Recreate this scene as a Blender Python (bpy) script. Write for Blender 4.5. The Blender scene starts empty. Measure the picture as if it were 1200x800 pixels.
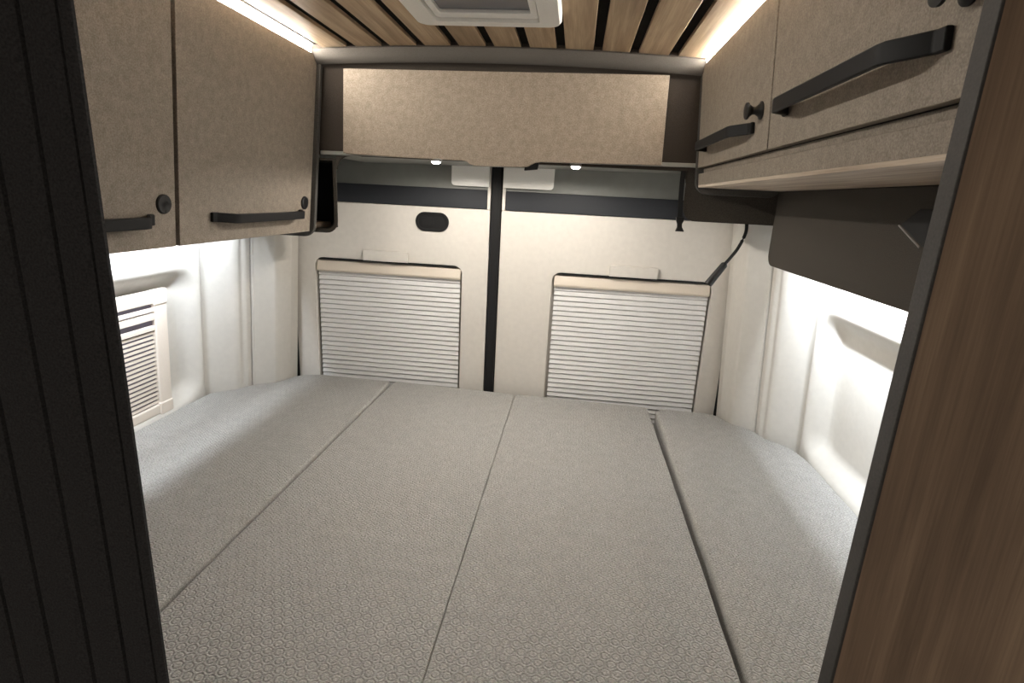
import bpy, bmesh, math, random
from mathutils import Vector, Matrix
random.seed(3)
scene = bpy.context.scene

# ------------------------------------------------------------------ camera
cam_d = bpy.data.cameras.new('camera'); cam = bpy.data.objects.new('camera', cam_d)
scene.collection.objects.link(cam); scene.camera = cam
cam_d.sensor_width = 36; cam_d.lens = 19.0036; cam_d.clip_start = 0.02
R_ = Vector((0.9920016644728684, 0.1157527662759898, 0.050338799970944655))
U_ = Vector((-0.07820170072518404, 0.25055428862977164, 0.9649388801643957))
F_ = Vector((-0.0990817424490882, 0.9611575550078588, -0.25760233454797604))
cam.matrix_world = Matrix(((R_.x, U_.x, -F_.x, .16), (R_.y, U_.y, -F_.y, 0), (R_.z, U_.z, -F_.z, 1.5), (0, 0, 0, 1)))

# ------------------------------------------------------------------ world, light levels, exposure
W = bpy.data.worlds.new('dim_surroundings'); scene.world = W; W.use_nodes = True
W.node_tree.nodes['Background'].inputs[0].default_value = (1.0, 0.92, 0.84, 1)
W.node_tree.nodes['Background'].inputs[1].default_value = 0.75
CEILING_LED = 120.0
WALL_LED = 520.0
SPOT_W = 6.5
scene.view_settings.view_transform = 'Standard'
scene.view_settings.look = 'None'
scene.view_settings.gamma = 1
scene.view_settings.use_curve_mapping = False
scene.view_settings.exposure = 0.0

# ------------------------------------------------------------------ materials
def lin(c):
    return tuple(((v / 255) / 12.92 if v / 255 <= .04045 else ((v / 255 + .055) / 1.055) ** 2.4) for v in c) + (1,)
class N:
    def __init__(s, name):
        s.m = bpy.data.materials.new(name); s.m.use_nodes = True; s.t = s.m.node_tree
        s.b = s.t.nodes['Principled BSDF']
        s.tc = s.t.nodes.new('ShaderNodeTexCoord')
    def n(s, kind, **k):
        o = s.t.nodes.new('ShaderNode' + kind)
        for a, v in k.items(): setattr(o, a, v)
        return o
    def l(s, a, b): s.t.links.new(a, b)
    def math(s, op, a, b=None, c=None, clamp=False):
        o = s.n('Math', operation=op, use_clamp=clamp)
        for i, v in enumerate((a, b, c)):
            if v is None: continue
            if isinstance(v, (int, float)): o.inputs[i].default_value = v
            else: s.l(v, o.inputs[i])
        return o.outputs[0]
    def mapped(s, scale):
        mp = s.n('Mapping'); mp.inputs['Scale'].default_value = scale; s.l(s.tc.outputs['Object'], mp.inputs[0]); return mp.outputs[0]
    def noise(s, scale, detail=2, rough=.5, vec=None, dist=0):
        o = s.n('TexNoise'); o.inputs['Scale'].default_value = scale; o.inputs['Detail'].default_value = detail
        o.inputs['Roughness'].default_value = rough; o.inputs['Distortion'].default_value = dist
        s.l(vec if vec else s.tc.outputs['Object'], o.inputs['Vector']); return o.outputs['Fac']
    def ramp(s, fac, stops):
        o = s.n('ValToRGB'); e = o.color_ramp.elements
        while len(e) < len(stops): e.new(.5)
        for x, (p, c) in zip(e, stops): x.position = p; x.color = lin(c)
        s.l(fac, o.inputs[0]); return o.outputs[0]
    def bump(s, h, strength, dist):
        o = s.n('Bump'); o.inputs['Strength'].default_value = strength; o.inputs['Distance'].default_value = dist
        s.l(h, o.inputs['Height']); s.l(o.outputs[0], s.b.inputs['Normal'])
def plain(name, c, rough=.5, spec=.5, var=.06, nscale=300, bump=0, metal=0):
    g = N(name); f = g.noise(nscale, 2)
    a = tuple(max(0, v * (1 - var)) for v in c); b = tuple(min(255, v * (1 + var)) for v in c)
    g.l(g.ramp(f, [(.3, a), (.7, b)]), g.b.inputs['Base Color'])
    g.b.inputs['Roughness'].default_value = rough; g.b.inputs['Specular IOR Level'].default_value = spec
    g.b.inputs['Metallic'].default_value = metal
    if bump: g.bump(f, .5, bump)
    return g.m
def emit(name, c, strength):
    g = N(name); g.b.inputs['Base Color'].default_value = (.8, .8, .8, 1)
    g.b.inputs['Emission Color'].default_value = c; g.b.inputs['Emission Strength'].default_value = strength
    return g.m
def laminate(name, c, spread=22):
    g = N(name); a = g.noise(420, 3, .7); b = g.noise(70, 2); s = g.math('ADD', g.math('MULTIPLY', a, .75), g.math('MULTIPLY', b, .25))
    lo = tuple(v - spread for v in c); hi = tuple(v + spread for v in c)
    g.l(g.ramp(s, [(.36, lo), (.5, c), (.66, hi)]), g.b.inputs['Base Color'])
    g.b.inputs['Roughness'].default_value = .62; g.b.inputs['Specular IOR Level'].default_value = .3
    g.bump(a, .25, .0006); return g.m
def wood(name, stops, along, rough=.5, fine=1.0):
    g = N(name)
    sc = [1, 1, 1]; sc[along] = .06
    v = g.mapped(tuple(x * 60 * fine for x in sc)); n1 = g.noise(1, 5, .6, v, .4)
    sc2 = [1, 1, 1]; sc2[along] = .10
    v2 = g.mapped(tuple(x * 14 for x in sc2)); n2 = g.noise(1, 3, .55, v2, .8)
    sc3 = [1, 1, 1]; sc3[along] = .02
    v3 = g.mapped(tuple(x * 420 for x in sc3)); n3 = g.noise(1, 2, .5, v3)
    s = g.math('ADD', g.math('ADD', g.math('MULTIPLY', n1, .4), g.math('MULTIPLY', n2, .42)), g.math('MULTIPLY', n3, .18))
    g.l(g.ramp(s, stops), g.b.inputs['Base Color'])
    g.b.inputs['Roughness'].default_value = rough; g.b.inputs['Specular IOR Level'].default_value = .3
    g.bump(n3, .2, .0006); return g.m
def quilt(name):
    g = N(name); S = .0165
    def sub(v, off):
        a = g.n('VectorMath', operation='ADD'); g.l(v, a.inputs[0]); a.inputs[1].default_value = off; return a.outputs[0]
    flat = g.n('VectorMath', operation='MULTIPLY'); g.l(g.tc.outputs['Object'], flat.inputs[0]); flat.inputs[1].default_value = (1, 1, 0)
    wob = g.n('TexNoise'); wob.inputs['Scale'].default_value = 22; g.l(flat.outputs[0], wob.inputs['Vector'])
    ws = g.n('VectorMath', operation='MULTIPLY'); g.l(wob.outputs['Color'], ws.inputs[0]); ws.inputs[1].default_value = (.004, .004, 0)
    fa = g.n('VectorMath', operation='ADD'); g.l(flat.outputs[0], fa.inputs[0]); g.l(ws.outputs[0], fa.inputs[1])
    ds = []
    for off in ((S * 400, S * 1.7320508 * 400, 0), (S * 400.5, S * 1.7320508 * 400.5, 0)):
        md = g.n('VectorMath', operation='MODULO'); g.l(sub(fa.outputs[0], off), md.inputs[0]); md.inputs[1].default_value = (S, S * 1.7320508, 1)
        ln = g.n('VectorMath', operation='LENGTH'); g.l(sub(md.outputs[0], (-S / 2, -S * .8660254, 0)), ln.inputs[0]); ds.append(ln.outputs['Value'])
    d = g.math('DIVIDE', g.math('MINIMUM', ds[0], ds[1]), S)
    q = g.math('DIVIDE', g.math('SUBTRACT', d, .37), .085)
    gro = g.math('EXPONENT', g.math('MULTIPLY', g.math('MULTIPLY', q, q), -1.0))
    q2 = g.math('DIVIDE', d, .17)
    dip = g.math('EXPONENT', g.math('MULTIPLY', g.math('MULTIPLY', q2, q2), -1.0))
    c = g.math('SUBTRACT', g.math('MULTIPLY', gro, -1.0), g.math('MULTIPLY', dip, .35))
    geo = g.n('NewGeometry'); sx = g.n('SeparateXYZ'); g.l(geo.outputs['True Normal'], sx.inputs[0])
    msk = g.math('POWER', g.math('MAXIMUM', sx.outputs[2], .001), 6.0)
    c = g.math('MULTIPLY', c, msk)
    weave = g.noise(900, 2, .6)
    h = g.math('ADD', g.math('MULTIPLY', c, .5), g.math('MULTIPLY', weave, .10))
    mel = g.noise(1, 3, .7, g.mapped((260, 900, 500))); big = g.noise(40, 2)
    s = g.math('ADD', g.math('MULTIPLY', mel, .92), g.math('MULTIPLY', big, .08))
    g.l(g.ramp(s, [(.36, (128, 127, 123)), (.5, (162, 160, 155)), (.62, (204, 202, 197))]), g.b.inputs['Base Color'])
    g.b.inputs['Roughness'].default_value = .9; g.b.inputs['Specular IOR Level'].default_value = .15
    g.b.inputs['Sheen Weight'].default_value = .15
    g.bump(h, 1.0, .0040); return g.m

M = dict(
    cream=plain('cream_plastic', (196, 192, 184), .42, .4, .012, 60),
    cream_matt=plain('cream_door_card', (212, 207, 199), .6, .3, .012, 60),
    laminate=laminate('speckled_taupe_laminate', (127, 117, 105), 18),
    laminate_lid=laminate('speckled_sand_laminate', (134, 121, 106), 18),
    carcass=plain('dark_carcass', (40, 37, 34), .8, .2, .1),
    felt=plain('charcoal_felt', (74, 72, 69), .95, .1, .14, 700, .0006),
    felt_dark=plain('black_felt', (64, 60, 55), .95, .1, .16, 700, .0006),
    felt_taupe=plain('taupe_felt', (62, 56, 51), .95, .1, .1, 700, .0006),
    felt_grey=plain('grey_felt', (86, 82, 77), .95, .1, .06, 700, .0006),
    black=plain('black_plastic', (18, 17, 17), .5, .3, .1),
    handle=plain('black_handle', (12, 11, 11), .6, .2, .08),
    rubber=plain('black_rubber', (18, 18, 18), .7, .3, .1),
    band=plain('dark_slate_band', (38, 40, 44), .6, .3, .05),
    grey_metal=plain('grey_painted_door_metal', (140, 141, 136), .5, .4, .02, 30),
    white=plain('white_plastic', (240, 238, 232), .4, .5, .01),
    frame_white=plain('warm_white_blind_frame', (226, 216, 204), .4, .5, .01),
    blind=plain('pleated_blind_fabric', (218, 217, 216), .8, .2, .02),
    blind_rail=plain('sand_blind_rail', (212, 201, 186), .5, .4, .01),
    backing=plain('black_ceiling_backing', (20, 18, 16), .9, .1, .1),
    oak=wood('oak_slat', [(.32, (120, 100, 78)), (.5, (164, 141, 114)), (.68, (200, 178, 148))], 1),
    walnut=wood('walnut_panel', [(.34, (104, 86, 70)), (.5, (134, 112, 92)), (.66, (164, 139, 114))], 2, .45),
    pale_wood=wood('pale_wood_board', [(.34, (128, 110, 94)), (.5, (180, 164, 146)), (.66, (222, 210, 194))], 1),
    floor=wood('vinyl_floor', [(.34, (90, 80, 70)), (.5, (110, 98, 86)), (.66, (130, 118, 104))], 1),
    curtain=plain('black_pleat_fabric', (51, 50, 50), .9, .15, .16, 500, .0006),
    edge=plain('dark_edge_band', (56, 53, 50), .6, .35, .1, 400),
    quilt=quilt('quilted_grey_fabric'),
    glass=plain('smoked_hatch_glass', (104, 106, 112), .3, .5, .02),
    alu=plain('aluminium_profile', (150, 146, 142), .4, .5, .03, metal=.6),
    led_warm=emit('warm_led_diffuser', (1, .945, .86, 1), CEILING_LED),
    led_cool=emit('cool_led_diffuser', (.84, .91, 1.0, 1), WALL_LED),
    lens=emit('spot_lens', (1, .95, .88, 1), 30),
    slat_gap=plain('violet_grey_screen', (96, 92, 104), .8, .2, .03),
)

# ------------------------------------------------------------------ mesh helpers
col = scene.collection
def obj(name, bm, mat, parent=None, smooth=False, bevel=0, seg=3, angle=35):
    bmesh.ops.recalc_face_normals(bm, faces=bm.faces[:])
    me = bpy.data.meshes.new(name); bm.to_mesh(me); bm.free()
    me.materials.append(M[mat] if isinstance(mat, str) else mat)
    o = bpy.data.objects.new(name, me); col.objects.link(o)
    if parent: o.parent = parent
    if bevel:
        b = o.modifiers.new('bevel', 'BEVEL'); b.width = bevel; b.segments = seg; b.limit_method = 'ANGLE'; b.angle_limit = math.radians(angle); b.harden_normals = True
    if smooth or bevel:
        for p in me.polygons: p.use_smooth = True
        if not bevel:
            me.set_sharp_from_angle(angle=math.radians(angle))
    return o
def BM(): return bmesh.new()
def box(bm, x0, x1, y0, y1, z0, z1):
    vs = [bm.verts.new((x, y, z)) for x in (x0, x1) for y in (y0, y1) for z in (z0, z1)]
    for f in ((0, 1, 3, 2), (4, 6, 7, 5), (0, 4, 5, 1), (2, 3, 7, 6), (0, 2, 6, 4), (1, 5, 7, 3)): bm.faces.new([vs[i] for i in f])
def prism(bm, poly, axis, a0, a1):
    """poly in the two other axes in order (y,z)|(x,z)|(x,y)"""
    def P(p, a): return {'x': (a, p[0], p[1]), 'y': (p[0], a, p[1]), 'z': (p[0], p[1], a)}[axis]
    A = [bm.verts.new(P(p, a0)) for p in poly]; B = [bm.verts.new(P(p, a1)) for p in poly]
    n = len(poly)
    for i in range(n): bm.faces.new((A[i], A[(i + 1) % n], B[(i + 1) % n], B[i]))
    bm.faces.new(A); bm.faces.new(B[::-1])
def rrect(x0, x1, z0, z1, r, n=6):
    """rounded rect, counter-clockwise; r may be 4 values (bl, br, tr, tl)"""
    rs = [r] * 4 if isinstance(r, (int, float)) else list(r); pts = []
    for (cx, sx, cz, sz, a0, rr) in ((x0, 1, z0, 1, 180, rs[0]), (x1, -1, z0, 1, 270, rs[1]), (x1, -1, z1, -1, 0, rs[2]), (x0, 1, z1, -1, 90, rs[3])):
        rr = max(rr, 1e-4)
        for i in range(n + 1):
            a = math.radians(a0 + 90 * i / n)
            pts.append((cx + sx * rr + rr * math.cos(a), cz + sz * rr + rr * math.sin(a)))
    return pts
def ring(bm, outer, inner, axis, a0, a1):
    def P(p, a): return {'x': (a, p[0], p[1]), 'y': (p[0], a, p[1]), 'z': (p[0], p[1], a)}[axis]
    L = [[bm.verts.new(P(p, a)) for p in pts] for pts in (outer, inner) for a in (a0, a1)]
    n = len(outer)
    for i in range(n):
        j = (i + 1) % n
        bm.faces.new((L[0][i], L[0][j], L[2][j], L[2][i])); bm.faces.new((L[1][i], L[3][i], L[3][j], L[1][j]))
        bm.faces.new((L[0][i], L[1][i], L[1][j], L[0][j])); bm.faces.new((L[2][i], L[2][j], L[3][j], L[3][i]))
def tube(bm, pts, r, n=10, caps=True):
    pts = [Vector(p) for p in pts]; rs = r if isinstance(r, list) else [r] * len(pts); rings = []
    up = Vector((0, 0, 1))
    for i, p in enumerate(pts):
        d = (pts[min(i + 1, len(pts) - 1)] - pts[max(i - 1, 0)]).normalized()
        ref = up if abs(d.dot(up)) < .95 else Vector((1, 0, 0))
        a = d.cross(ref).normalized(); b = d.cross(a)
        rings.append([bm.verts.new(p + rs[i] * (math.cos(t) * a + math.sin(t) * b)) for t in [2 * math.pi * k / n for k in range(n)]])
    for A, B in zip(rings, rings[1:]):
        for k in range(n): bm.faces.new((A[k], A[(k + 1) % n], B[(k + 1) % n], B[k]))
    if caps: bm.faces.new(rings[0][::-1]); bm.faces.new(rings[-1])
def lathe(bm, prof, origin, axis, n=28):
    """prof list of (dist along axis, radius)"""
    o = Vector(origin); ax = Vector(axis).normalized()
    tube(bm, [o + ax * d for d, _ in prof], [max(r, 1e-4) for _, r in prof], n)
def spline(pts, n=8):
    out = []; P = [Vector(p) for p in pts]; P = [2 * P[0] - P[1]] + P + [2 * P[-1] - P[-2]]
    for i in range(1, len(P) - 2):
        for k in range(n):
            t = k / n; a, b, c, d = P[i - 1:i + 3]
            out.append(.5 * ((2 * b) + (c - a) * t + (2 * a - 5 * b + 4 * c - d) * t * t + (3 * b - a - 3 * c + d) * t ** 3))
    out.append(P[-2]); return out
def thing(name, label, cat, loc=(0, 0, 0), group=None):
    o = bpy.data.objects.new(name, None); col.objects.link(o); o.empty_display_size = .05
    o['label'] = label; o['category'] = cat
    if group: o['group'] = group
    return o
def tag(o, label, cat, group=None):
    o['label'] = label; o['category'] = cat
    if group: o['group'] = group
    return o
def struct(o, label=None, cat=None):
    o['kind'] = 'structure'
    if label: o['label'] = label; o['category'] = cat
    return o

CX = -.06           # centre line of the van body
LEAN = .06
def interp(tab, v):
    if v <= tab[0][0]: return tab[0][1]
    for (a, b), (c, d) in zip(tab, tab[1:]):
        if v <= c: return b + (d - b) * (v - a) / (c - a)
    return tab[-1][1]
def sstep(t): t = max(0, min(1, t)); return t * t * (3 - 2 * t)

# ------------------------------------------------------------------ structure: shell
bm = BM(); box(bm, -1.12, 1.0, -1.2, 1.86, -.03, 0)
struct(obj('floor', bm, 'floor'), 'brown vinyl floor of the van under the bed', 'floor')

PROF = [(-1.2, .905), (1.455, .905), (1.49, .90), (1.512, .915), (1.525, .908), (1.566, .842), (1.575, .834), (1.590, .832), (1.596, .822), (1.612, .818)]
def wall_side(sign, name, label):
    ys = [-1.2, -.6, 0, .3, .5, .6, .7, .8]; y = .84
    while y < 1.44: ys.append(round(y, 4)); y += .02
    y = 1.44
    while y < 1.6125: ys.append(round(y, 4)); y += .004
    ys.append(1.612)
    zs = [0, .2, .4, .6]; z = .66
    while z < 1.42: zs.append(round(z, 4)); z += .012
    zs += [1.45, 1.55, 1.65, 1.75, 1.86]
    bm = BM(); grid = []
    for y in ys:
        row = []
        for z in zs:
            h = interp(PROF, y)
            # the upright rib melts into the wall towards the cabinet
            base = .90; f = sstep((z - 1.29) / .12); h = h + f * (min(base, h + .018) - h) * (1 if y < 1.58 else 0)
            # window recess, rounded corners, wide sloping sides
            y0, y1, z0, z1, r = -.9, 1.487, .835, 1.262, .085
            qx = abs(y - (y0 + y1) / 2) - ((y1 - y0) / 2 - r); qz = abs(z - (z0 + z1) / 2) - ((z1 - z0) / 2 - r)
            sd = math.hypot(max(qx, 0), max(qz, 0)) + min(max(qx, qz), 0) - r
            h += .048 * sstep(-sd / .055)
            h -= LEAN * (z - .85)
            row.append(bm.verts.new((CX + sign * h, y, z)))
        grid.append(row)
    for a, b in zip(grid, grid[1:]):
        for k in range(len(zs) - 1): bm.faces.new((a[k], a[k + 1], b[k + 1], b[k]))
    # give it thickness: back sheet
    o = obj(name, bm, 'cream', smooth=True, angle=60)
    s = o.modifiers.new('solid', 'SOLIDIFY'); s.thickness = .02; s.offset = 1 if sign > 0 else 1
    return struct(o, label, 'wall')
wl = wall_side(-1, 'wall_left', 'moulded cream plastic side wall with recessed window bay left of the bed')
wr = wall_side(1, 'wall_right', 'moulded cream plastic side wall with rounded recess right of the bed')

POST = [(1.617, .814), (1.622, .811), (1.652, .757), (1.66, .752), (1.722, .737), (1.735, .739), (1.775, .741), (1.775, .90), (1.617, .90)]
for sign, nm, lb in ((-1, 'trim_1', 'cream plastic corner post cover between left wall and rear door'), (1, 'trim_2', 'cream plastic corner post cover between right wall and rear door')):
    bm = BM(); A = []
    for z in (.3, .85, 1.2, 1.86):
        A.append([bm.verts.new((CX + sign * (h - LEAN * (z - .85)), y, z)) for y, h in POST])
    for a, b in zip(A, A[1:]):
        for k in range(len(POST)): bm.faces.new((a[k], a[(k + 1) % len(POST)], b[(k + 1) % len(POST)], b[k]))
    bm.faces.new(A[0]); bm.faces.new(A[-1])
    struct(obj(nm, bm, 'cream', bevel=.004, angle=20), lb, 'trim')
# dark door seal behind each post
for sign, nm, lb in ((-1, 'trim_3', 'thin black rubber seal beside the left rear door'), (1, 'trim_4', 'thin black rubber seal beside the right rear door')):
    bm = BM(); x = sorted((CX + sign * .735, CX + sign * .92)); box(bm, x[0], x[1], 1.7765, 1.7835, .3, 1.86)
    struct(obj(nm, bm, 'rubber', bevel=.004), lb, 'trim')
# rear wall (body behind doors)
bm = BM(); box(bm, -1.12, 1.0, 1.85, 1.87, 0, 1.88)
struct(obj('wall_back', bm, 'rubber'), 'dark body behind the rear doors', 'wall')

# ceiling: dark backing, then slats following the crown
def zc(x): return 1.856 - .06 * (x + .06) ** 2
bm = BM(); xs = [-1.12 + i * .053 for i in range(41)]
lo = [(x, zc(x)) for x in xs]; prism(bm, lo + [(x, z + .03) for x, z in lo[::-1]], 'y', -1.2, 1.86)
ceil = struct(obj('ceiling', bm, 'backing', smooth=True), 'black ceiling with oak slats', 'ceiling')
bm = BM()
slats = [(-.500, -.436)]
bounds = [-.424, -.3365, -.2485, -.163, -.077, .009, .094, .181, .266, .3565]
bounds = [b for b in bounds]
for a, b in zip(bounds, bounds[1:]): slats.append((a + .0105, b - .0105))
slats.append((.368, .432))
for a, b in slats:
    t = .008; prism(bm, [(a, zc(a) - t), (b, zc(b) - t), (b, zc(b) + .001), (a, zc(a) + .001)], 'y', -1.2, 1.424)
obj('wood_slats', bm, 'oak', ceil, bevel=.0012, seg=2)

# curved felt cove between slats and rear locker
cove = [(1.424, 1.845), (1.430, 1.832), (1.438, 1.823), (1.450, 1.817), (1.464, 1.812), (1.470, 1.806), (1.472, 1.586), (1.50, 1.586), (1.50, 1.86), (1.424, 1.86)]
bm = BM(); rows = []
for x in [-.62 + i * .04 for i in range(30)]:
    dz = zc(x) - 1.856
    rows.append([bm.verts.new((x, y, z + (dz if z > 1.7 else 0))) for y, z in cove])
for a, b in zip(rows, rows[1:]):
    for k in range(len(cove)): bm.faces.new((a[k], a[(k + 1) % len(cove)], b[(k + 1) % len(cove)], b[k]))
bm.faces.new(rows[0]); bm.faces.new(rows[-1])
struct(obj('trim_5', bm, 'felt_taupe', smooth=True, angle=50), 'curved taupe felt bulkhead around the rear locker', 'trim')
bm = BM(); rows = []
cv2 = [(1.4225, 1.8445), (1.4285, 1.831), (1.4365, 1.8215), (1.4495, 1.8155), (1.451, 1.818), (1.439, 1.8245), (1.4315, 1.834), (1.4255, 1.846)]
for x in [-.56 + i * .04 for i in range(27)]:
    dz = zc(x) - 1.856; rows.append([bm.verts.new((x, y, z + dz)) for y, z in cv2])
for a, b in zip(rows, rows[1:]):
    for k in range(8): bm.faces.new((a[k], a[(k + 1) % 8], b[(k + 1) % 8], b[k]))
bm.faces.new(rows[0]); bm.faces.new(rows[-1])
struct(obj('trim_6', bm, 'felt_grey', smooth=True, angle=60), 'grey felt cove strip where slatted ceiling meets the rear locker', 'trim')

# ------------------------------------------------------------------ rear doors
def rear_door(nm, label, x0, x1, hole, tab, pad, band, oval=None):
    YF = 1.785
    bm = BM(); n = 8
    outer = rrect(x0, x1, .3, 1.456, .004, n); inner = rrect(*hole, (.02, .02, .03, .03), n)
    ring(bm, outer, inner, 'y', YF, YF + .03)
    d = struct(obj(nm, bm, 'cream_matt', bevel=.0025, seg=2), label, 'door')
    bm = BM(); box(bm, x0, x1, YF + .03, YF + .045, .3, 1.85); obj('inner_panel', bm, 'cream_matt', d)
    ex = (x1 - .011, x1) if x1 < 0 else (x0, x0 + .011)
    bm = BM(); box(bm, ex[0], ex[1], YF, YF + .03, 1.4562, 1.62); obj('edge_strip', bm, 'cream_matt', d, bevel=.002, seg=2)
    bm = BM(); box(bm, x0, x1, YF + .012, YF + .03, 1.517, 1.85)
    obj('upper_panel', bm, 'grey_metal', d, bevel=.002, seg=2)
    bm = BM(); box(bm, band[0], band[1], YF - .002, YF + .03, 1.4575, 1.5175)
    obj('window_band', bm, 'band', d, bevel=.002, seg=2)
    bm = BM(); prism(bm, rrect(pad[0], pad[1], 1.527, 1.70, (pad[2], pad[3], .002, .002), 6), 'y', YF - .012, YF + .012)
    obj('hinge_pad', bm, 'white', d, bevel=.003)
    bm = BM(); prism(bm, rrect(tab[0], tab[1], tab[2], tab[3], (.002, .002, .006, .006), 4), 'y', YF - .013, YF)
    obj('finger_lip', bm, 'cream_matt', d, bevel=.003)
    if oval:
        bm = BM(); cx, cz = oval
        ring(bm, rrect(cx - .056, cx + .056, cz - .031, cz + .031, .0305, 8), rrect(cx - .047, cx + .047, cz - .022, cz + .022, .0215, 8), 'y', YF - .005, YF + .001)
        prism(bm, rrect(cx - .050, cx + .050, cz - .025, cz + .025, .0245, 8), 'y', YF - .0015, YF + .001)
        o = obj('release_recess', bm, 'rubber', d, bevel=.0015, seg=2)
        bm = BM(); prism(bm, rrect(cx - .038, cx + .005, cz - .014, cz + .014, .006, 5), 'y', YF - .004, YF - .001); obj('release_catch', bm, 'rubber', o, bevel=.0015, seg=2)
    return d
rear_door('door_1', 'left cream rear door with oval black release recess', -.86, -.117, (-.722, -.205, .60, 1.268), (-.545, -.388, 1.268, 1.304), (-.245, -.122, .012, .001), (-.80, -.128), (-.309, 1.408))
rear_door('door_2', 'right cream rear door behind the dangling reading lamp', -.080, .74, (.098, .612, .60, 1.268), (.282, .436, 1.268, 1.304), (-.077, .083, .001, .012), (-.068, .66))
bm = BM(); prism(bm, [(-.116, 1.79), (-.112, 1.778), (-.098, 1.774), (-.084, 1.778), (-.081, 1.79), (-.081, 1.83), (-.116, 1.83)], 'z', .3, 1.85)
struct(obj('trim_7', bm, 'rubber', smooth=True), 'black rubber seal strip between the two rear doors', 'trim')

def pleats(bm, x0, x1, z0, z1, y, pitch, depth, jag):
    n = int(round((z1 - z0) / pitch)); p = (z1 - z0) / n; prof = []
    for i in range(n):
        za = z1 - i * p
        prof += [(y, za), (y - depth, za - .72 * p)]
    prof.append((y, z0)); k = []
    for (yy, zz) in prof:
        j = jag if yy < y else 0
        k.append([bm.verts.new((x, yy, zz)) for x in (x0 - j, x1 + j)] + [bm.verts.new((x, yy + .0012, zz)) for x in (x0 - j, x1 + j)])
    for a, b in zip(k, k[1:]):
        bm.faces.new((a[0], a[1], b[1], b[0])); bm.faces.new((a[2], b[2], b[3], a[3]))
        bm.faces.new((a[0], b[0], b[2], a[2])); bm.faces.new((a[1], a[3], b[3], b[1]))
    bm.faces.new((k[0][0], k[0][2], k[0][3], k[0][1])); bm.faces.new((k[-1][0], k[-1][1], k[-1][3], k[-1][2]))
for x0, x1, side in ((-.716, -.210, 'left'), (.105, .607, 'right')):
    t = thing('pleated_blind', 'white pleated blind closed over the %s rear door window, %s' % (side, 'below the oval recess' if side == 'left' else 'beside the hanging reading lamp'), 'blind', group='rear door blinds')
    bm = BM(); pleats(bm, x0 + .004, x1 - .003, .66, 1.222, 1.797, .0168, .0052, .002)
    obj('pleated_fabric', bm, 'blind', t)
    bm = BM(); prism(bm, [(1.812, 1.262), (1.793, 1.258), (1.784, 1.240), (1.781, 1.228), (1.784, 1.221), (1.812, 1.221)], 'x', x0, x1)
    obj('top_rail', bm, 'blind_rail', t, bevel=.002, seg=2)
    bm = BM(); box(bm, x0 + .004, x1 - .004, 1.7865, 1.812, 1.2622, 1.2672); obj('top_gap_shade', bm, 'rubber', t)  # dark strip paints in the shaded gap above the top rail, no real gasket
    bm = BM(); box(bm, x0, x1, 1.784, 1.812, .64, .66); obj('bottom_rail', bm, 'blind_rail', t, bevel=.002, seg=2)

# ------------------------------------------------------------------ side window blind on the left wall
wx = -1.0
def wx_at(z): return -.986 + LEAN * (z - .85)
t = thing('window_blind', 'white framed cassette blind over the side window in the left wall', 'blind')
def leanbox(bm, d0, d1, y0, y1, z0, z1):
    vs = [bm.verts.new((wx_at(z) + d, y, z)) for d in (d0, d1) for y in (y0, y1) for z in (z0, z1)]
    for f in ((0, 1, 3, 2), (4, 6, 7, 5), (0, 4, 5, 1), (2, 3, 7, 6), (0, 2, 6, 4), (1, 5, 7, 3)): bm.faces.new([vs[i] for i in f])
Y0, Y1 = .80, 1.368
bm = BM(); leanbox(bm, -.006, .012, Y1 - .046, Y1, .852, 1.206); leanbox(bm, -.006, .012, Y0, Y0 + .046, .852, 1.206)
leanbox(bm, -.006, .0115, Y0 + .04, Y1 - .04, .852, .880); leanbox(bm, -.006, .0115, Y0 + .04, Y1 - .04, 1.172, 1.208)
obj('frame', bm, 'frame_white', t, bevel=.004, seg=3)
for ya, yb in ((Y1 - .05, Y1 + .001), (Y0 - .001, Y0 + .05)):
    for za, zb in ((1.166, 1.210), (.846, .884)):
        bm = BM(); leanbox(bm, -.004, .0145, ya, yb, za, zb); obj('corner_cap', bm, 'frame_white', t, bevel=.005)
bm = BM(); leanbox(bm, -.006, .0105, Y0 + .04, Y1 - .046, 1.150, 1.161); leanbox(bm, -.006, .0115, Y0 + .04, Y1 - .046, 1.128, 1.146)
obj('sliding_rail', bm, 'frame_white', t, bevel=.002, seg=2)
bm = BM(); leanbox(bm, -.006, .010, Y0 + .04, Y1 - .046, 1.098, 1.112); obj('blind_bar', bm, 'frame_white', t, bevel=.002, seg=2)
bm = BM(); leanbox(bm, -.008, .001, Y0 + .03, Y1 - .03, .875, 1.195); obj('screen', bm, 'slat_gap', t)
bm = BM(); z = .884
while z < 1.094:
    leanbox(bm, -.002, .006, Y0 + .04, Y1 - .046, z, z + .0068); z += .0127
obj('blind_slats', bm, 'frame_white', t)

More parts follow.
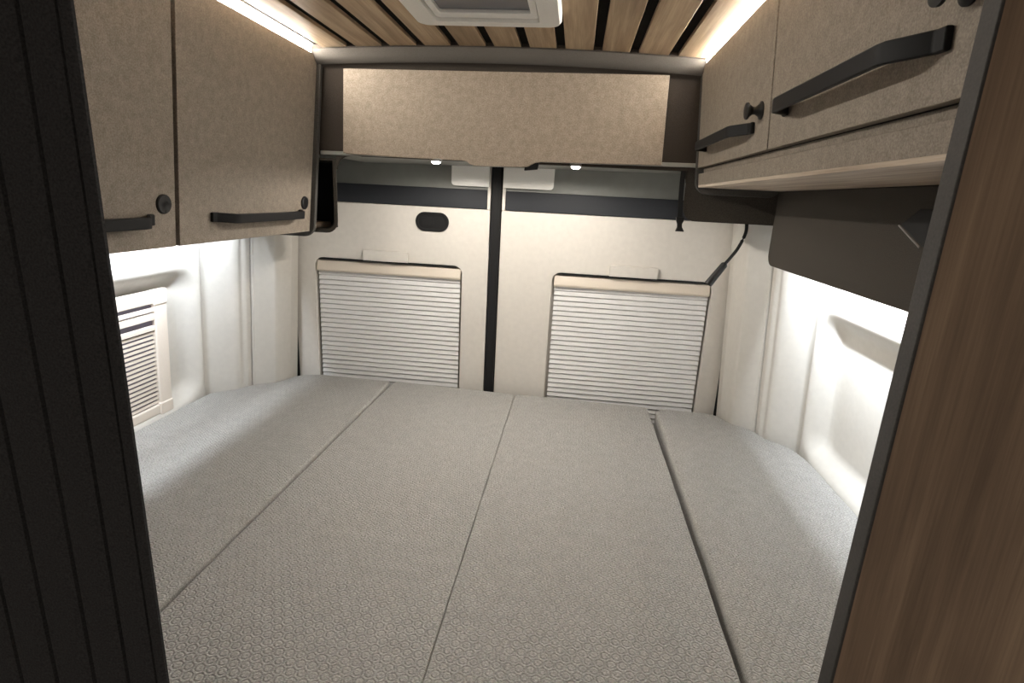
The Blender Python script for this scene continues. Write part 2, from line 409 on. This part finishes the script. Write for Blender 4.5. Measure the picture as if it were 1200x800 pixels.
# ------------------------------------------------------------------ bed
t = thing('bed_platform', 'grey bed base carrying the four cushions', 'bed')
bm = BM(); box(bm, -.76, .65, .49, 1.72, .705, .728); obj('platform_board', bm, 'carcass', t)
for x0, x1 in ((-.81, -.50), (.40, .69)):
    bm = BM(); box(bm, x0, x1, .51, 1.58, 0, .705); obj('base_locker', bm, 'walnut', t, bevel=.003)
def cushion(label, poly, r=.011):
    # outline -> soft cushion: ring offsets with rounded top edge
    n = len(poly); c = Vector((sum(p[0] for p in poly) / n, sum(p[1] for p in poly) / n))
    def offset(d):
        out = []
        for i in range(n):
            a, b, e = Vector(poly[i - 1]), Vector(poly[i]), Vector(poly[(i + 1) % n])
            d1 = (b - a).normalized(); d2 = (e - b).normalized()
            n1 = Vector((-d1.y, d1.x)); n2 = Vector((-d2.y, d2.x)); m = (n1 + n2).normalized()
            out.append(b + m * d / max(.4, m.dot(n1)))
        return out
    bm = BM(); rings = []
    levels = [(0, .730), (0, .835 - r + .011)] + [(r * (1 - math.cos(math.radians(a))), .850 - r + r * math.sin(math.radians(a))) for a in (0, 22, 45, 67, 90)]
    for d, z in levels: rings.append([bm.verts.new((p.x, p.y, z)) for p in offset(d)])
    for A, B in zip(rings, rings[1:]):
        for k in range(n): bm.faces.new((A[k], A[(k + 1) % n], B[(k + 1) % n], B[k]))
    bm.faces.new(rings[0][::-1]); bm.faces.new(rings[-1])
    return tag(obj('bed_cushion', bm, 'quilt', smooth=True, angle=60), label, 'cushion', 'quilted bed cushions')
def dense(poly, step=.05, wob=0.0, seed=1):
    rnd = random.Random(seed); out = []
    for a, b in zip(poly, poly[1:] + poly[:1]):
        a, b = Vector(a), Vector(b); k = max(1, int((b - a).length / step))
        for i in range(k):
            p = a.lerp(b, i / k)
            if i and wob: p += Vector((rnd.uniform(-wob, wob), rnd.uniform(-wob, wob)))
            out.append((p.x, p.y))
    return out
g = .0024
yb = 1.748
cushion('grey quilted bed cushion against the left wall under the side window',
        dense([(-.442 - g, .47), (-.4400 - g, 1.715), (-.45, yb + .012), (-.70, 1.768), (-.765, 1.752), (-.785, 1.722), (-.815, 1.655), (-.868, 1.612), (-.888, 1.588), (-.90, 1.56), (-.955, 1.51), (-.957, 1.48), (-.961, 1.38), (-.961, .47)], .06, .0015, 2))
cushion('grey quilted bed cushion between the centre crease and the left wall cushion',
        dense([(-.437 + g, .47), (0.0 - g * .2, .47), (0.0 - g * .2, 1.70), (-.004, yb - .012), (-.20, yb), (-.425, yb + .014), (-.437 + g, 1.725)], .06, .0008, 3), .006)
cushion('wide grey quilted bed cushion right of the centre crease, below the right door blind',
        dense([(0.0 + g * .2, .47), (.448 - g, .47), (.448 - g, 1.69), (.440, 1.722), (.2, yb - .014), (.006, yb - .010), (0.0 + g * .2, 1.70)], .06, .0008, 4), .006)
cushion('grey quilted bed cushion against the right wall, wide dark gap along its left edge',
        dense([(.457 + g, .49), (.842, .49), (.842, 1.38), (.838, 1.44), (.824, 1.50), (.772, 1.552), (.758, 1.588), (.744, 1.612), (.694, 1.652), (.672, 1.700), (.64, 1.722), (.486, 1.724), (.470, 1.70), (.464 + g, 1.60)], .06, .0015, 5))

# ------------------------------------------------------------------ overhead cabinets
def slanted(xt, zt, xb, zb, s):
    """face frame: returns P(y, v, w): v height along the face (0 bottom..L top), w outwards into the room; s=+1 room is towards +x"""
    up = Vector((xt - xb, 0, zt - zb)); L = up.length; up.normalize()
    out = Vector((up.z * s, 0, -up.x * s))
    o = Vector((xb, 0, zb))
    return (lambda y, v, w: o + up * v + out * w + Vector((0, y, 0))), L
def fbox(bm, P, y0, y1, v0, v1, w0, w1):
    vs = [bm.verts.new(P(y, v, w)) for y in (y0, y1) for v in (v0, v1) for w in (w0, w1)]
    for f in ((0, 1, 3, 2), (4, 6, 7, 5), (0, 4, 5, 1), (2, 3, 7, 6), (0, 2, 6, 4), (1, 5, 7, 3)): bm.faces.new([vs[i] for i in f])
def bar_handle(P, y0, y1, v, parent, out=.026, hw=.0095, th=.007):
    path = [(y0, .0), (y0 + .012, .001), (y0 + .040, out), (y0 + .052, out + .002), (y1 - .052, out + .002), (y1 - .040, out), (y1 - .012, .001), (y1, 0)]
    bm = BM(); rows = []
    for i, (y, w) in enumerate(path):
        rows.append([bm.verts.new(P(y, v + a, w + b)) for a, b in ((-hw, 0), (hw, 0), (hw, th), (-hw, th))])
    for a, b in zip(rows, rows[1:]):
        for k in range(4): bm.faces.new((a[k], a[(k + 1) % 4], b[(k + 1) % 4], b[k]))
    bm.faces.new(rows[0]); bm.faces.new(rows[-1])
    return obj('handle', bm, 'handle', parent, bevel=.002, seg=2)

# left cabinet
t = thing('overhead_cabinet', 'taupe overhead cabinet on the left above the side window, flush round locks', 'cabinet', group=None)
P, L = slanted(-.525, 1.822, -.566, 1.380, 1)
bm = BM(); prism(bm, [(-.566 - .018, 1.383), (-.525 - .018, 1.826), (-.90, 1.826), (-.88, 1.60), (-.86, 1.475), (-.812, 1.475), (-.812, 1.383)], 'y', .46, 1.449)
obj('body', bm, 'carcass', t, bevel=.001, seg=1)
bm = BM(); prism(bm, rrect(-.80, -.556, 1.366, 1.834, (.03, .030, .02, .02), 6), 'y', 1.449, 1.463)
for v in bm.verts:      # follow the leaning face
    if v.co.x > -.68: v.co.x += .040 * (v.co.z - 1.366) / .46
obj('end_panel', bm, 'felt', t, bevel=.002, seg=2)
for y0, y1, hy0, hy1, ly in ((.462, .9295, .50, .872, .899), (.9395, 1.446, 1.025, 1.390, 1.408)):
    bm = BM(); fbox(bm, P, y0, y1, .001, L, -.016, 0); d = obj('door', bm, 'laminate', t, bevel=.0012, seg=2)
    bar_handle(P, hy0, hy1, .052, d)
    bm = BM(); c = P(ly, .078, 0); ax = P(0, 0, 1) - P(0, 0, 0)
    lathe(bm, [(-.001, .017), (.003, .017), (.0045, .0155), (.0045, .012), (.0025, .011), (.0025, .004), (.0045, .003)], c, ax, 32)
    obj('push_lock', bm, 'black', d, smooth=True)
cabL = t
# right cabinet
t = thing('overhead_cabinet', 'taupe overhead cabinet on the right with protruding black knobs and lower rail', 'cabinet')
P, L = slanted(.431, 1.822, .450, 1.590, -1)
bm = BM(); prism(bm, [(.431 + .018, 1.826), (.470, 1.588), (.478, 1.562), (.80, 1.562), (.80, 1.826)], 'y', .482, 1.449)
obj('body', bm, 'carcass', t, bevel=.001, seg=1)
bm = BM(); poly = rrect(.430, .658, 1.530, 1.834, (.030, .03, .02, .014), 6); prism(bm, poly, 'y', 1.449, 1.463)
for v in bm.verts:
    if v.co.x < .56: v.co.x += .022 * (1 - (v.co.z - 1.53) / .30)
obj('end_panel', bm, 'felt', t, bevel=.002, seg=2)
for y0, y1, hy0, hy1, ly in ((.484, .936, .512, .868, .487), (.941, 1.446, 1.008, 1.366, .982)):
    bm = BM(); fbox(bm, P, y0, y1, .002, L, -.016, 0); d = obj('door', bm, 'laminate', t, bevel=.0012, seg=2)
    bar_handle(P, hy0, hy1, .050 if ly < .5 else .043, d)
    kv = .066
    if ly < .5: ly = .4995; kv = .082
    bm = BM(); c = P(ly, kv, 0); ax = P(0, 0, 1) - P(0, 0, 0)
    lathe(bm, [(-.001, .014), (.002, .014), (.004, .010), (.010, .006), (.014, .006), (.019, .010), (.021, .013), (.024, .013), (.025, .010)], c, ax, 32)
    obj('knob', bm, 'black', d, smooth=True)
bm = BM(); prism(bm, [(.4535, 1.579), (.466, 1.5795), (.464, 1.592), (.470, 1.592), (.475, 1.5515), (.4565, 1.5515)], 'y', .484, 1.447)
obj('lower_rail', bm, 'laminate', t, bevel=.0015, seg=2)
bm = BM(); box(bm, .4568, .659, .484, 1.447, 1.5465, 1.5612)
o = obj('bottom_board', bm, 'pale_wood', t, bevel=.0015, seg=2); o['label'] = 'pale wood underside board'
# dark felt flap below the right cabinet
t = thing('felt_valance', 'dark felt board hanging below the right overhead cabinet in front of the wall light', 'panel')
bm = BM(); prism(bm, rrect(.484, 1.475, 1.364, 1.546, (.003, .032, .003, .003), 6), 'x', .660, .674)
obj('board', bm, 'felt_dark', t, bevel=.002, seg=2)
bm = BM(); prism(bm, [(.815, 1.513), (.845, 1.513), (.884, 1.490), (.822, 1.462), (.775, 1.462), (.775, 1.513)], 'x', .640, .6605)
o = obj('bracket', bm, 'rubber', t, bevel=.002, seg=2)
bm = BM(); tube(bm, [(.6385, .8835, 1.4885), (.6385, .8215, 1.4605)], .0015, 6); obj('bracket_edge', bm, 'alu', o)

# rear locker
t = thing('rear_locker', 'sand coloured overhead locker across the rear above the two doors', 'locker')
lid = rrect(-.459, .3625, 1.584, 1.798, (.001, .001, .001, .001), 2)
poly = [(-.461, 1.589), (-.327, 1.586), (-.146, 1.585), (-.132, 1.583), (-.120, 1.5755), (-.108, 1.573), (.012, 1.575), (.028, 1.577), (.045, 1.587), (.060, 1.590), (.150, 1.591), (.361, 1.595), (.356, 1.7995), (-.454, 1.793)]
bm = BM(); prism(bm, poly, 'y', 1.440, 1.456); obj('lid', bm, 'laminate_lid', t, bevel=.0012, seg=2)
bm = BM(); prism(bm, [(-.535, 1.585), (.49, 1.595), (.49, 1.605), (-.535, 1.595)], 'y', 1.4645, 1.78); obj('bottom_board', bm, 'grey_metal', t, bevel=.001, seg=1)
bm = BM(); prism(bm, [(.018, 1.568), (.052, 1.572), (.056, 1.591), (.020, 1.590)], 'y', 1.4575, 1.470); obj('latch', bm, 'black', t, bevel=.001, seg=1)
for x, z, which in ((-.2205, 1.588, 'left'), (.1495, 1.5915, 'right')):
    s = thing('spotlight', 'small round lit spotlight under the rear locker, %s' % ('above the oval recess' if which == 'left' else 'right of the black latch'), 'light', group='spotlights under the rear locker')
    bm = BM(); lathe(bm, [(-.001, .017), (.005, .017), (.007, .014)], (x, 1.480, z), (0, 0, -1)); obj('bezel', bm, 'alu', s, smooth=True)
    bm = BM(); lathe(bm, [(0, .0115), (.0085, .0115), (.0115, .007)], (x, 1.480, z - .001), (0, 0, -1)); obj('lens', bm, 'lens', s, smooth=True)
    ld = bpy.data.lights.new('spot_beam', 'SPOT'); ld.energy = SPOT_W; ld.color = (1, .93, .84); ld.spot_size = math.radians(176); ld.spot_blend = .25; ld.shadow_soft_size = .012
    lo_ = bpy.data.objects.new('spot_beam', ld); col.objects.link(lo_); lo_.location = (x, 1.480, z - .016); lo_.parent = s

# corner compartments beyond the cabinets
t = thing('corner_shelf', 'open dark felt corner shelf between left overhead cabinet and rear door', 'shelf')
n = 6
bm = BM(); ring(bm, rrect(-.84, -.492, 1.378, 1.577, (.02, .034, .001, .02), n), rrect(-.83, -.503, 1.3895, 1.570, (.002, .022, .001, .002), n), 'y', 1.466, 1.60)
for v in bm.verts:
    if v.co.x > -.7: v.co.x -= (v.co.y - 1.466) * .45
obj('shell', bm, 'felt_dark', t, bevel=.002, seg=2)
bm = BM(); box(bm, -.84, -.556, 1.60, 1.608, 1.385, 1.577); obj('back_panel', bm, 'rubber', t)
bm = BM(); box(bm, -.828, -.556, 1.4675, 1.56, 1.3897, 1.404); o = obj('shelf_board', bm, 'pale_wood', t); o['label'] = 'pale wood shelf base'
def fillet(cx, cz, r, s):
    pts = [(cx, cz)]
    for i in range(9):
        a = math.radians(90 * i / 8); pts.append((cx + s * (r - r * math.cos(a)) if False else cx + s * r * (1 - math.sin(a)), cz - r * (1 - math.cos(a))))
    return pts
bm = BM(); prism(bm, fillet(-.493, 1.5845, .036, 1), 'y', 1.468, 1.478); obj('corner_fillet', bm, 'felt_dark', t)
t = thing('corner_box', 'dark felt corner box between right overhead cabinet and rear door', 'box')
bm = BM(); prism(bm, rrect(.432, .76, 1.463, 1.590, (.034, .01, .001, .001), 8), 'y', 1.478, 1.60)
for v in bm.verts:
    if v.co.x < .6: v.co.x += (v.co.y - 1.478) * .19
obj('shell', bm, 'felt_dark', t, bevel=.003)
bm = BM(); prism(bm, fillet(.4325, 1.5935, .036, -1), 'y', 1.480, 1.490); obj('corner_fillet', bm, 'felt_dark', t)

# strap with buckle
t = thing('strap', 'short black webbing strap with buckle hanging beside the right corner box', 'strap')
bm = BM()
pth = spline([(.4215, 1.4735, 1.590), (.4215, 1.4735, 1.555), (.4235, 1.472, 1.51), (.4265, 1.47, 1.468)], 4)
rows = [[bm.verts.new(p + Vector(o)) for o in ((-.006, -.001, 0), (.006, -.001, 0), (.006, .001, 0), (-.006, .001, 0))] for p in pth]
for a, b in zip(rows, rows[1:]):
    for k in range(4): bm.faces.new((a[k], a[(k + 1) % 4], b[(k + 1) % 4], b[k]))
bm.faces.new(rows[0]); bm.faces.new(rows[-1]); obj('webbing', bm, 'rubber', t)
bm = BM(); prism(bm, [(.416, 1.472), (.438, 1.472), (.436, 1.462), (.433, 1.455), (.434, 1.447), (.441, 1.436), (.418, 1.436), (.422, 1.447), (.421, 1.455), (.418, 1.462)], 'y', 1.464, 1.4725)
obj('buckle', bm, 'black', t, bevel=.0015, seg=2)

# reading lamp on gooseneck
t = thing('reading_lamp', 'black reading lamp dangling on a curved cable in front of the right door', 'lamp')
pts = spline([(.602, 1.500, 1.470), (.603, 1.498, 1.440), (.590, 1.496, 1.402), (.574, 1.495, 1.375), (.561, 1.495, 1.356)], 6)
bm = BM(); tube(bm, pts, .0042, 10); obj('cable', bm, 'rubber', t, smooth=True)
a = Vector((.563, 1.495, 1.359)); b = Vector((.526, 1.495, 1.300)); d = (b - a)
bm = BM(); lathe(bm, [(0, .0055), (.004, .009), (.058, .0105), (d.length - .001, .0105), (d.length, .009)], a, d, 24)
obj('lamp_head', bm, 'black', t, smooth=True)

# ------------------------------------------------------------------ led strips
def led(nm_label, x0, x1, s):
    t = thing('led_strip', nm_label, 'light', group='ceiling light strips')
    xa, xb = x0, x1
    z = zc((x0 + x1) / 2)
    poly = [(x0, 1.8235), (x0, z + .002), (x1, z + .002)]
    bm = BM(); prism(bm, poly, 'y', .49, 1.418); obj('diffuser', bm, 'led_warm', t, smooth=True, angle=50)
    e = xb if s > 0 else xb - .004
    bm = BM(); box(bm, e, e + .004, .49, 1.420, z - .002, z + .002); obj('profile', bm, 'alu', t)
led('bright warm led strip along the ceiling over the left cabinet', -.5262, -.5235, 1)
led('bright warm led strip along the ceiling over the right cabinet', .4322, .4295, -1)
def wall_led(label, xl, s, top, off):
    """strip tucked behind a lip, shining down the wall; s=+1 wall is towards +x"""
    t = thing('led_strip', label, 'light', group='hidden wall light strips')
    bm = BM(); a, b = sorted((xl - s * .006, xl)); box(bm, a, b, .55, 1.448, 1.366 if s > 0 else 1.374, top); obj('lip', bm, 'felt', t)
    a, b = sorted((xl, xl + s * .030)); bm = BM(); box(bm, a, b, .55, 1.448, 1.400, 1.47); obj('profile', bm, 'alu', t)
    a, b = sorted((xl + s * off, xl + s * (off + .002))); bm = BM(); box(bm, a, b, .56, 1.445, (1.386 if s > 0 else 1.394), 1.400); obj('diffuser', bm, 'led_cool', t)
wall_led('led strip hidden behind the dark felt board, lighting the right wall', .740, 1, 1.56, .0003)
wall_led('led strip hidden under the left cabinet, lighting the left wall', -.820, -1, 1.472, .0040)

# ------------------------------------------------------------------ roof hatch
t = thing('roof_hatch', 'white framed roof hatch with smoked pane in the slatted ceiling', 'hatch')
hx0, hx1, hy0, hy1 = -.186, .104, .85, 1.196
bm = BM(); zt = 1.846
lv = [(0, zt), (0, zt - .014), (.004, zt - .019), (.05, zt - .019)]
outer = lambda i: rrect(hx0 + i, hx1 - i, hy0 + i, hy1 - i, .028 - min(i, .02), 6)
rings = [[bm.verts.new((x, y, z)) for x, y in outer(i)] for i, z in lv[:3]]
inn = rrect(hx0 + .042, hx1 - .042, hy0 + .042, hy1 - .030, .010, 6)
rings.append([bm.verts.new((x, y, zt - .019)) for x, y in inn])
rings.append([bm.verts.new((x, y, zt)) for x, y in inn])
for A, B in zip(rings, rings[1:] + rings[:1]):
    for k in range(len(A)): bm.faces.new((A[k], A[(k + 1) % len(A)], B[(k + 1) % len(A)], B[k]))
obj('frame', bm, 'white', t, smooth=True, angle=40)
bm = BM(); a = rrect(hx0 + .044, hx1 - .044, hy0 + .044, hy1 - .032, .009, 6); b = rrect(hx0 + .058, hx1 - .058, hy0 + .058, hy1 - .062, .004, 6)
ring(bm, a, b, 'z', zt - .013, zt - .005); obj('inner_frame', bm, 'white', t, bevel=.002, seg=2)
bm = BM(); box(bm, hx0 + .05, hx1 - .05, hy0 + .05, hy1 - .05, zt - .006, zt - .002); obj('pane', bm, 'glass', t)

# ------------------------------------------------------------------ near the camera: partition and folding curtain
t = thing('partition_panel', 'walnut partition panel with dark edge at the right of the doorway', 'panel')
bm = BM(); box(bm, .4385, .84, .4500, .4680, .001, 1.834); obj('wood_face', bm, 'walnut', t)
bm = BM(); prism(bm, rrect(.4355, .4385, .4492, .4690, .0012, 3), 'z', .001, 1.834); o = obj('edge_band', bm, 'edge', t); o['label'] = 'dark edge band'
t = thing('folding_curtain', 'black folding pleated curtain pushed to the left of the doorway', 'curtain')
cre = [-.700, -.650, -.600, -.550, -.504, -.458, -.420, -.383, -.341, -.2965, -.2575, -.2255, -.2135]
rnd = random.Random(7)
zs = [.02, .4, .8] + [.9 + .013 * i for i in range(60)] + [1.74, 1.80]
bm = BM(); rows = []
for z in zs:
    row = []
    for a, b in zip(cre, cre[1:]):
        w = b - a; j = rnd.uniform(-.0005, .0005); k0 = rnd.uniform(.0007, .0016)
        row += [(a + j, .4045), (a + j + k0, .4045)]
        for k in (.07, .25, .5, .75, .95): row.append((a + w * k, .400 - .0022 * math.sin(math.pi * k)))
    row += [(-.2135, .402), (-.2180, .405), (-.228, .414), (-.262, .440), (-.7, .440)]
    rows.append([bm.verts.new((x, y, z)) for x, y in row])
for a, b in zip(rows, rows[1:]):
    for k in range(len(a)): bm.faces.new((a[k], a[(k + 1) % len(a)], b[(k + 1) % len(a)], b[k]))
bm.faces.new(rows[0]); bm.faces.new(rows[-1])
obj('pleats', bm, 'curtain', t, smooth=True, angle=40)
bm = BM(); box(bm, -.70, -.2135, .395, .445, 1.80, 1.834); obj('top_track', bm, 'alu', t)
bm = BM(); box(bm, -.70, -.2135, .395, .445, .001, .02); obj('floor_track', bm, 'alu', t)
